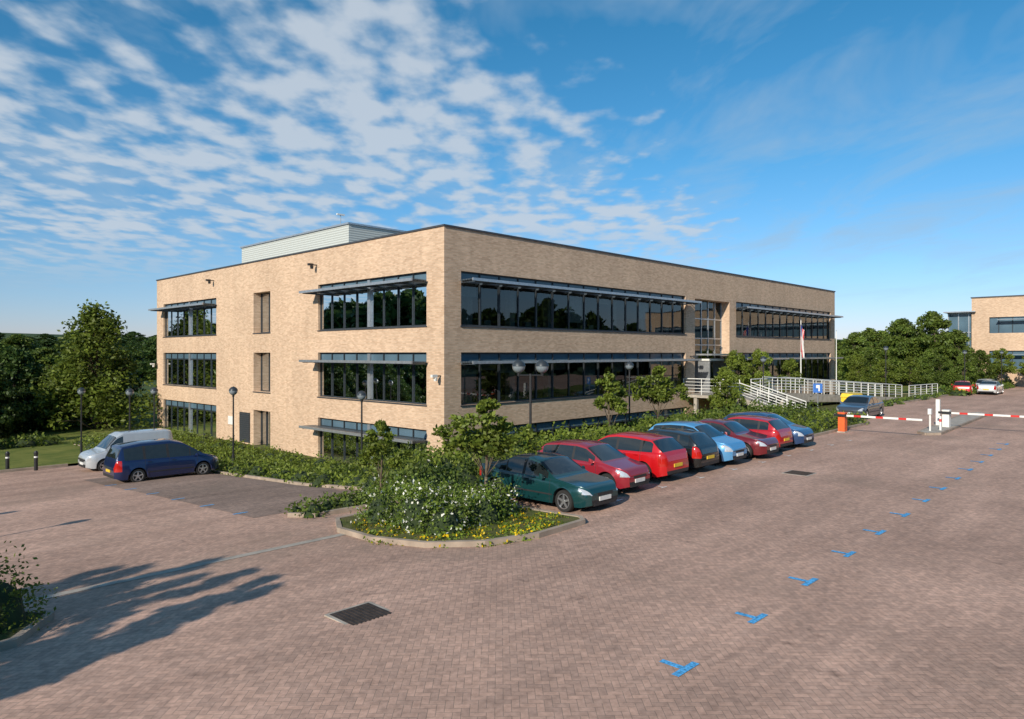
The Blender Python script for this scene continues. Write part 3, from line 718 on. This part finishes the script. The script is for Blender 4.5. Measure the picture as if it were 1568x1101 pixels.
mb=MB(); mb.tube((0,0,0),(0,0,1.9),.035,.035,SILVER,8); mb.box(-.05,-.02,-.28,.28,1.75,2.35,SIGNB); mb.box(-.056,-.051,-.12,-.04,1.85,2.25,WHITEP); mb.box(-.056,-.051,-.04,.1,2.05,2.25,WHITEP); mb.obj('parking_sign',None,(24.1,-9.0,hz(24.1,-9.0)),math.radians(20))
mb=MB(); mb.tube((0,0,0),(0,0,1.5),.03,.03,SILVER,8); mb.box(-.04,-.01,-.2,.2,1.1,1.5,SIGNG); mb.obj('direction_sign',None,(-8.0,16.,hz(-8,16)))
mb=MB(); mb.box(-1.1,1.1,-.45,.45,0,.75,YEL); vs=[(-1.15,-.5,.75),(1.15,-.5,.75),(1.15,.5,.75),(-1.15,.5,.75),(-1.05,-.4,1.0),(1.05,-.4,1.0),(1.05,.4,1.05),(-1.05,.4,1.05)]
mb.add(vs,[(0,1,5,4),(1,2,6,5),(2,3,7,6),(3,0,4,7),(4,5,6,7),(3,2,1,0)],YEL); mb.obj('grit_bin',None,(36.4,-7.0,hz(36.4,-7.0)+.1),0)
E=empty('flagpole',(38.3,-2.2,hz(38.3,-2.2))); mb=MB(); mb.tube((0,0,0),(0,0,7.3),.06,.035,WHITEP,10); mb.lathe([(.001,7.42),(.06,7.36),(.001,7.3)],(0,0,0),SILVER,8); mb.obj('pole',E)
mb=MB(); nx,nz=10,26
def fp(i,j):
    u=i/nx; v=j/nz; return (-.05-u*.55*(.55+.45*v)*.7,-u*.55*.7+.10*math.sin(u*14+v*3)*u,7.0-2.4*v-.7*u*(1-v*.2))
for i in range(nx):
    for j in range(nz):
        m=NAVY if (j<11 and i<5) else (RCL if (i)%2==0 else WCL)
        mb.add([fp(i,j),fp(i+1,j),fp(i+1,j+1),fp(i,j+1)],[(0,1,2,3)],m)
mb.obj('flag',E)
mb=MB(); mb.tube((0,0,0),(0,0,6.4),.05,.03,WHITEP,8); mb.lathe([(.001,6.5),(.05,6.45),(.001,6.4)],(0,0,0),SILVER,8); mb.obj('flagpole',None,(43.5,-3.3,hz(43.5,-3.3)))

E=empty('entrance_ramp')
mb=MB(); mb.box(22.5,30,-4.4,-.01,1.1,1.29,CONC)
for x in (22.7,29.8):
    for y in (-4.2,-1): mb.box(x-.12,x+.12,y-.12,y+.12,-2,1.1,CONC)
vs=[(30,-4.4,.6),(50,-6.9,-.3),(50,-5.1,-.3),(30,-2.6,.6),(30,-4.4,1.29),(50,-6.9,.14),(50,-5.1,.14),(30,-2.6,1.29)]
mb.add(vs,[(0,1,5,4),(3,7,6,2),(4,5,6,7),(0,3,2,1),(1,2,6,5)],CONC)
vs=[(22.5,-4.4,.9),(24.2,-4.4,.9),(24.2,-8.2,-.1),(22.5,-8.2,-.1),(22.5,-4.4,1.285),(24.2,-4.4,1.285),(24.2,-8.2,.12),(22.5,-8.2,.12)]
mb.add(vs,[(0,3,7,4),(1,5,6,2),(4,7,6,5),(0,1,2,3),(3,2,6,7)],CONC)
mb.obj('deck',E)
mb=MB()
def rail(a,b,h0=1.15):
    a=Vector(a);b=Vector(b); n=max(1,int((b-a).length/1.3))
    for i in range(n+1):
        p=a+(b-a)*i/n; mb.tube(p,p+Vector((0,0,h0)),.03,.03,WHITEP,6)
    for h,r in ((h0,.035),(h0*.8,.02),(h0*.6,.02),(h0*.41,.02),(h0*.22,.02)):
        mb.tube(a+Vector((0,0,h)),b+Vector((0,0,h)),r,r,WHITEP,6)
rail((30,-4.4,1.29),(50,-6.9,.14)); rail((30,-2.6,1.29),(50,-5.1,.14)); rail((24.2,-4.4,1.29),(30,-4.4,1.29)); rail((22.5,-.1,1.29),(22.5,-4.4,1.29))
rail((22.5,-4.4,1.29),(22.5,-8.2,.12),.95); rail((24.2,-4.4,1.29),(24.2,-8.2,.12),.95); rail((50,-7.5,.1),(57,-8.2,.1))
mb.obj('railing',E)

# ------------------------------------------------------------------ vegetation
YT=[treemesh('young_tree_mesh',3.2,1.1,1.2,LEAF_A,40,3000,.13,.045,crownbase=1.75),treemesh('young_tree_mesh_b',3.2,.95,1.3,LEAF_A,32,2300,.13,.04,crownbase=1.7)]
MT=[treemesh('medium_tree_mesh',6,2.6,1.5,LEAF_C,80,8000,.24,.11),treemesh('medium_tree_mesh_b',6,2.2,1.6,LEAF_A,60,5200,.22,.11,crownbase=2.)]
BT=[treemesh('big_tree_mesh',10,4.0,1.2,LEAF_C,150,14000,.34,.22,crownbase=1.0),treemesh('big_tree_mesh_b',10,4.6,1.5,LEAF_B,150,12000,.40,.24,crownbase=.8),treemesh('conic_tree_mesh',10,3.7,1.0,LEAF_A,200,15000,.25,.2,conic=1,crownbase=.6)]
FT=treemesh('far_tree_mesh',10,4.6,1.5,LEAF_B,90,2600,.9,.24,crownbase=.8)
SP=treemesh('slim_tree_mesh',7,1.0,1.0,LEAF_B,46,3200,.2,.07,conic=1,crownbase=1.6)
def tree(name,me,x,y,s,rz=None,sx=1,parent=None,dz=0):
    return mkobj(name,me,parent,(x,y,hz(x,y)+dz),U(0,6.28) if rz is None else rz,(s*sx,s*sx,s))
tree('young_tree',YT[0],-9.3,-12.7,.97,sx=1.15); tree('young_tree',YT[1],-10.3,-9.2,.80,sx=1.05)
tree('young_tree',YT[1],4.8,-6.5,1.12); tree('young_tree',YT[0],9.9,-6,1.25)
for x,y,s in ((27.5,-1.6,.85),(31.5,-1.7,.8),(35.5,-2.4,.66),(20.5,-4.5,.68)): tree('maple_tree',MT[1],x,y,s,sx=.8)
for x,y,s in ((50,-3,.62),(55,-4,.62),(60,-5,.66),(66,-6.5,.66),(73,-7,.7),(62,1,.75),(70,2,.8),(79,-7.5,.75),(54,3,.75),(84,-12,.7),(84.5,-18,.6),(85,-25,.65),(83,-9,.8),(76,-3,.8)): tree('ornamental_tree',random.choice(MT),x,y,s)
W=empty('distant_woodland')
tree('broadleaf_tree',BT[2],-4,41,1.02,sx=1.3)
for k in range(50):
    x=-40+U(0,38); y=48+U(0,26); 
    tree('woodland_tree',BT[random.choice([0,1,1])],x,y,U(.55,.8),parent=W,sx=1.15)
for x,y,s in ((-17,38,.6),(-22,35,.58),(-12,40,.6),(-9,45,.7),(-27,36,.66),(-15,42,.68),(-2,47,.8),(-30,40,.7),(-19,30,.42),(-14,33,.4)): tree('broadleaf_tree',BT[1],x,y,s)
for k in range(40):
    x=U(95,150); y=U(2,70); tree('woodland_tree',BT[random.choice([0,0,1])],x,y,U(.6,.85),parent=W,sx=1.15,dz=0)
for x,y,s in ((85,-1.5,.98),(83.5,-4.5,.72),(84,2.5,.9),(80,7,.72),(84,12,.68),(78,16,.66),(90,8,.8)): tree('broadleaf_tree',BT[0],x,y,s)
for k in range(200):
    a=math.radians(U(-5,100)); r=U(180,620); x=-22+r*math.cos(a); y=-26+r*math.sin(a)
    tree('woodland_tree',FT if r>260 else BT[random.choice([0,1])],x,y,U(.9,1.5),parent=W,sx=1.5)
for k in range(300):
    a=math.radians(U(-5,92)); r=U(700,1500); x=-22+r*math.cos(a); y=-26+r*math.sin(a)
    tree('woodland_tree',FT,x,y,U(.9,1.5),parent=W,sx=2.6)
for k in range(58):  # unseen tree row behind the camera, added for the front window reflections
    x=-70+k*5.6+U(-1,1); tree('woodland_tree',FT,x,-76+U(-5,4),U(1.0,1.6),parent=W,sx=1.1)
for k in range(50):  # unseen belt off to the left, made tall to block sky reflected in side windows
    tree('woodland_tree',FT,-72+U(-4,4),-60+k*6,U(1.1,1.7) if k<22 else U(1.5,2.),parent=W,sx=1.1)
for x,y,s in ((-28.9,-16.2,.9),(-27.6,-14.1,.75),(-31.6,-16.0,1.02),(-30,-13.4,.85),(-33.5,-14.8,1.1),(-30.8,-15.0,1.),(-26.8,-16.6,.75),(-28,-17.2,.8)): tree('slim_tree',SP,x,y,s,sx=1.2)

hed=fill(-7.9,-.6,-6,30,.85,(.5,.8),(.4,.85))
shrubs('hedge',[s for s in hed if s[0]<-1.2],.13,66,LEAF_A)
shrubs('corner_shrubs',fill(-5.,-.6,-5,3,1.0,(.6,.95),(.9,1.7)),.14,66,LEAF_C)
shrubs('bank_shrubs',fill(-6,12,-9.2,-1.2,.95,(.6,.95),(.7,1.45)),.13,66,LEAF_A)
shrubs('bank_hedge',fill(6,22,-9.0,-3,1.05,(.7,1.0),(1.0,1.55)),.15,52,LEAF_C)
shrubs('bank_hedge',fill(14,22.8,-11.9,-9,.9,(.5,.75),(.5,.9)),.13,60,LEAF_A)
shrubs('bank_hedge',fill(26,60,-8.3,-7.9,1.0,(.45,.6),(.3,.5)),.18,40,LEAF_C)
shrubs('low_hedge',fill(-12.1,-8.9,-8.25,-7.4,.5,(.32,.48),(.35,.6)),.09,170,LEAF_C)
shrubs('low_hedge',fill(-8.9,-6.6,-9.3,-6.4,.7,(.5,.7),(.6,.9)),.11,110,LEAF_C)
shrubs('flowering_shrub',fill(-11.5,-9.4,-13.3,-10.8,.7,(.45,.78),(.65,1.3)),.07,360,LEAF_F)
shrubs('dark_shrub',fill(-9.2,-8.6,-13.0,-10.2,.7,(.4,.6),(.8,1.2)),.09,200,LEAF_B)
def intip(X,Y): return (X+10.3)**2/2.6**2+(Y+12.7)**2/2.75**2<1 and ((X+10.3)**2+(Y+12.2)**2>1.55**2)
shrubs('yellow_groundcover',fill(-12.9,-8.4,-15.4,-10,.33,(.18,.34),(.08,.22),intip),.065,330,LEAF_Y)
shrubs('roadside_bush',[(-20.5,-12.9,.75,1.2),(-21.4,-13.1,.85,1.35),(-22.2,-12.8,.8,1.3),(-20.8,-12.3,.6,1.0)],.06,420,LEAF_A)
shrubs('verge_hedge',fill(-40,-9,31,33,1.3,(.8,1.2),(.5,1.1)),.25,30,LEAF_C)
shrubs('verge_hedge',fill(60,95,-9,-6,1.5,(.9,1.3),(.6,1.1)),.28,22,LEAF_C)
shrubs('verge_hedge',fill(24,34,-21.6,-20.9,.9,(.5,.7),(.4,.7)),.14,60,LEAF_C)
# ------------------------------------------------------------------ sky + sun
AZ=math.radians(15); EL=math.radians(26)
S=Vector((-math.cos(AZ)*math.cos(EL),-math.sin(AZ)*math.cos(EL),math.sin(EL)))
sd=bpy.data.lights.new('sun','SUN'); sd.energy=5.0; sd.angle=math.radians(.5); sd.color=(1,.90,.76)
so=bpy.data.objects.new('sun',sd); COL.objects.link(so); so.rotation_euler=S.to_track_quat('Z','Y').to_euler(); so.location=(0,0,60)
w=bpy.data.worlds.new('World'); scene.world=w; w.use_nodes=True; t=w.node_tree; t.nodes.clear()
out=N(t,'ShaderNodeOutputWorld'); bg=N(t,'ShaderNodeBackground'); bg.inputs[1].default_value=.12
sky=N(t,'ShaderNodeTexSky',sky_type='NISHITA'); sky.sun_disc=False; sky.sun_elevation=EL; sky.sun_rotation=math.atan2(S.x,S.y); sky.air_density=1.0; sky.dust_density=.2; sky.ozone_density=4
tc=N(t,'ShaderNodeTexCoord'); g=tc.outputs['Generated']
def mth(op,a,b=None,c=None,clamp=False):
    n=N(t,'ShaderNodeMath',operation=op); n.use_clamp=clamp
    for i,x in enumerate((a,b,c)):
        if x is None: continue
        if isinstance(x,(int,float)): n.inputs[i].default_value=x
        else: L(t,x,n.inputs[i])
    return n.outputs[0]
def dot(v):
    n=N(t,'ShaderNodeVectorMath',operation='DOT_PRODUCT'); L(t,g,n.inputs[0]); n.inputs[1].default_value=v; return n.outputs['Value']
r_=dot((.6951,-.7190,0)); f_=dot((.7190,.6951,0)); z_=dot((0,0,1))
tr_=N(t,'ShaderNodeValToRGB'); L(t,z_,tr_.inputs[0]); e=tr_.color_ramp.elements
e[0].position=0; e[0].color=(.82,.76,1.05,1); e[1].position=.5; e[1].color=(.24,.90,1.0,1)
q=tr_.color_ramp.elements.new(.1); q.color=(.70,.88,1.04,1); q=tr_.color_ramp.elements.new(.25); q.color=(.46,.93,1.05,1)
hs=N(t,'ShaderNodeMix',data_type='RGBA',blend_type='MULTIPLY'); hs.inputs[0].default_value=1; L(t,sky.outputs[0],hs.inputs[6]); L(t,tr_.outputs[0],hs.inputs[7])
zz=mth('ADD',mth('MAXIMUM',z_,0.),.05)
px=mth('DIVIDE',r_,zz); py=mth('DIVIDE',f_,zz)
cv=N(t,'ShaderNodeCombineXYZ'); L(t,px,cv.inputs[0]); L(t,py,cv.inputs[1])
def noise(sc,det,rough,dist=0,mscale=(1,1,1),off=(0,0,0)):
    m=N(t,'ShaderNodeMapping'); m.inputs['Scale'].default_value=mscale; m.inputs['Location'].default_value=off; L(t,cv.outputs[0],m.inputs[0])
    n=N(t,'ShaderNodeTexNoise'); n.inputs['Scale'].default_value=sc; n.inputs['Detail'].default_value=det; n.inputs['Roughness'].default_value=rough; n.inputs['Distortion'].default_value=dist; L(t,m.outputs[0],n.inputs['Vector']); return n.outputs['Fac']
n1=noise(6.4,4,.46,.0,(1,.68,1),(.3,.2,0)); n2=noise(1.3,2,.5,0,(1,.6,1),(3.1,1.7,0))
comb=mth('ADD',mth('MULTIPLY',n1,.66),mth('MULTIPLY',n2,.34))
edge=mth('SUBTRACT',px,mth('MULTIPLY_ADD',py,.5,-1.1))
th=mth('ADD',.385,mth('MULTIPLY',mth('MAXIMUM',mth('ADD',edge,.15),0.),.33))
cl=mth('DIVIDE',mth('SUBTRACT',comb,th),.21,clamp=True)
cl=mth('MULTIPLY',mth('MULTIPLY',cl,cl),mth('SUBTRACT',3.,mth('MULTIPLY',cl,2.)))
fade=mth('SUBTRACT',1.,mth('DIVIDE',mth('SUBTRACT',py,4.3),2.6,clamp=True),clamp=True)
cl=mth('MULTIPLY',mth('MULTIPLY',cl,fade),.85)
n3=noise(1.6,5,.6,.5,(1.,.5,1),(7.3,.4,0))
wisp=mth('MULTIPLY',mth('DIVIDE',mth('SUBTRACT',n3,.46),.28,clamp=True),.55)
wisp=mth('MULTIPLY',wisp,mth('SUBTRACT',1.,mth('DIVIDE',mth('SUBTRACT',py,4.5),4,clamp=True)))
tot=mth('MAXIMUM',cl,wisp)
tot=mth('MULTIPLY',tot,mth('DIVIDE',z_,.05,clamp=True))
cc=N(t,'ShaderNodeMix',data_type='RGBA'); L(t,cl,cc.inputs[0]); cc.inputs[6].default_value=(3.2,4.3,5.4,1); cc.inputs[7].default_value=(5.0,5.5,6.1,1)
mx=N(t,'ShaderNodeMix',data_type='RGBA'); L(t,tot,mx.inputs[0]); L(t,hs.outputs[2],mx.inputs[6]); L(t,cc.outputs[2],mx.inputs[7])
L(t,mx.outputs[2],bg.inputs[0]); L(t,bg.outputs[0],out.inputs[0])
# ------------------------------------------------------------------ camera
cd=bpy.data.cameras.new('camera'); co=bpy.data.objects.new('camera',cd); COL.objects.link(co)
co.location=(-22.88,-26.78,4.25); co.rotation_euler=(math.radians(90),0,math.radians(44.03-90)); cd.lens=24.96; cd.sensor_width=36; cd.shift_y=-.006; cd.clip_end=20000; cd.clip_start=.1
scene.camera=co
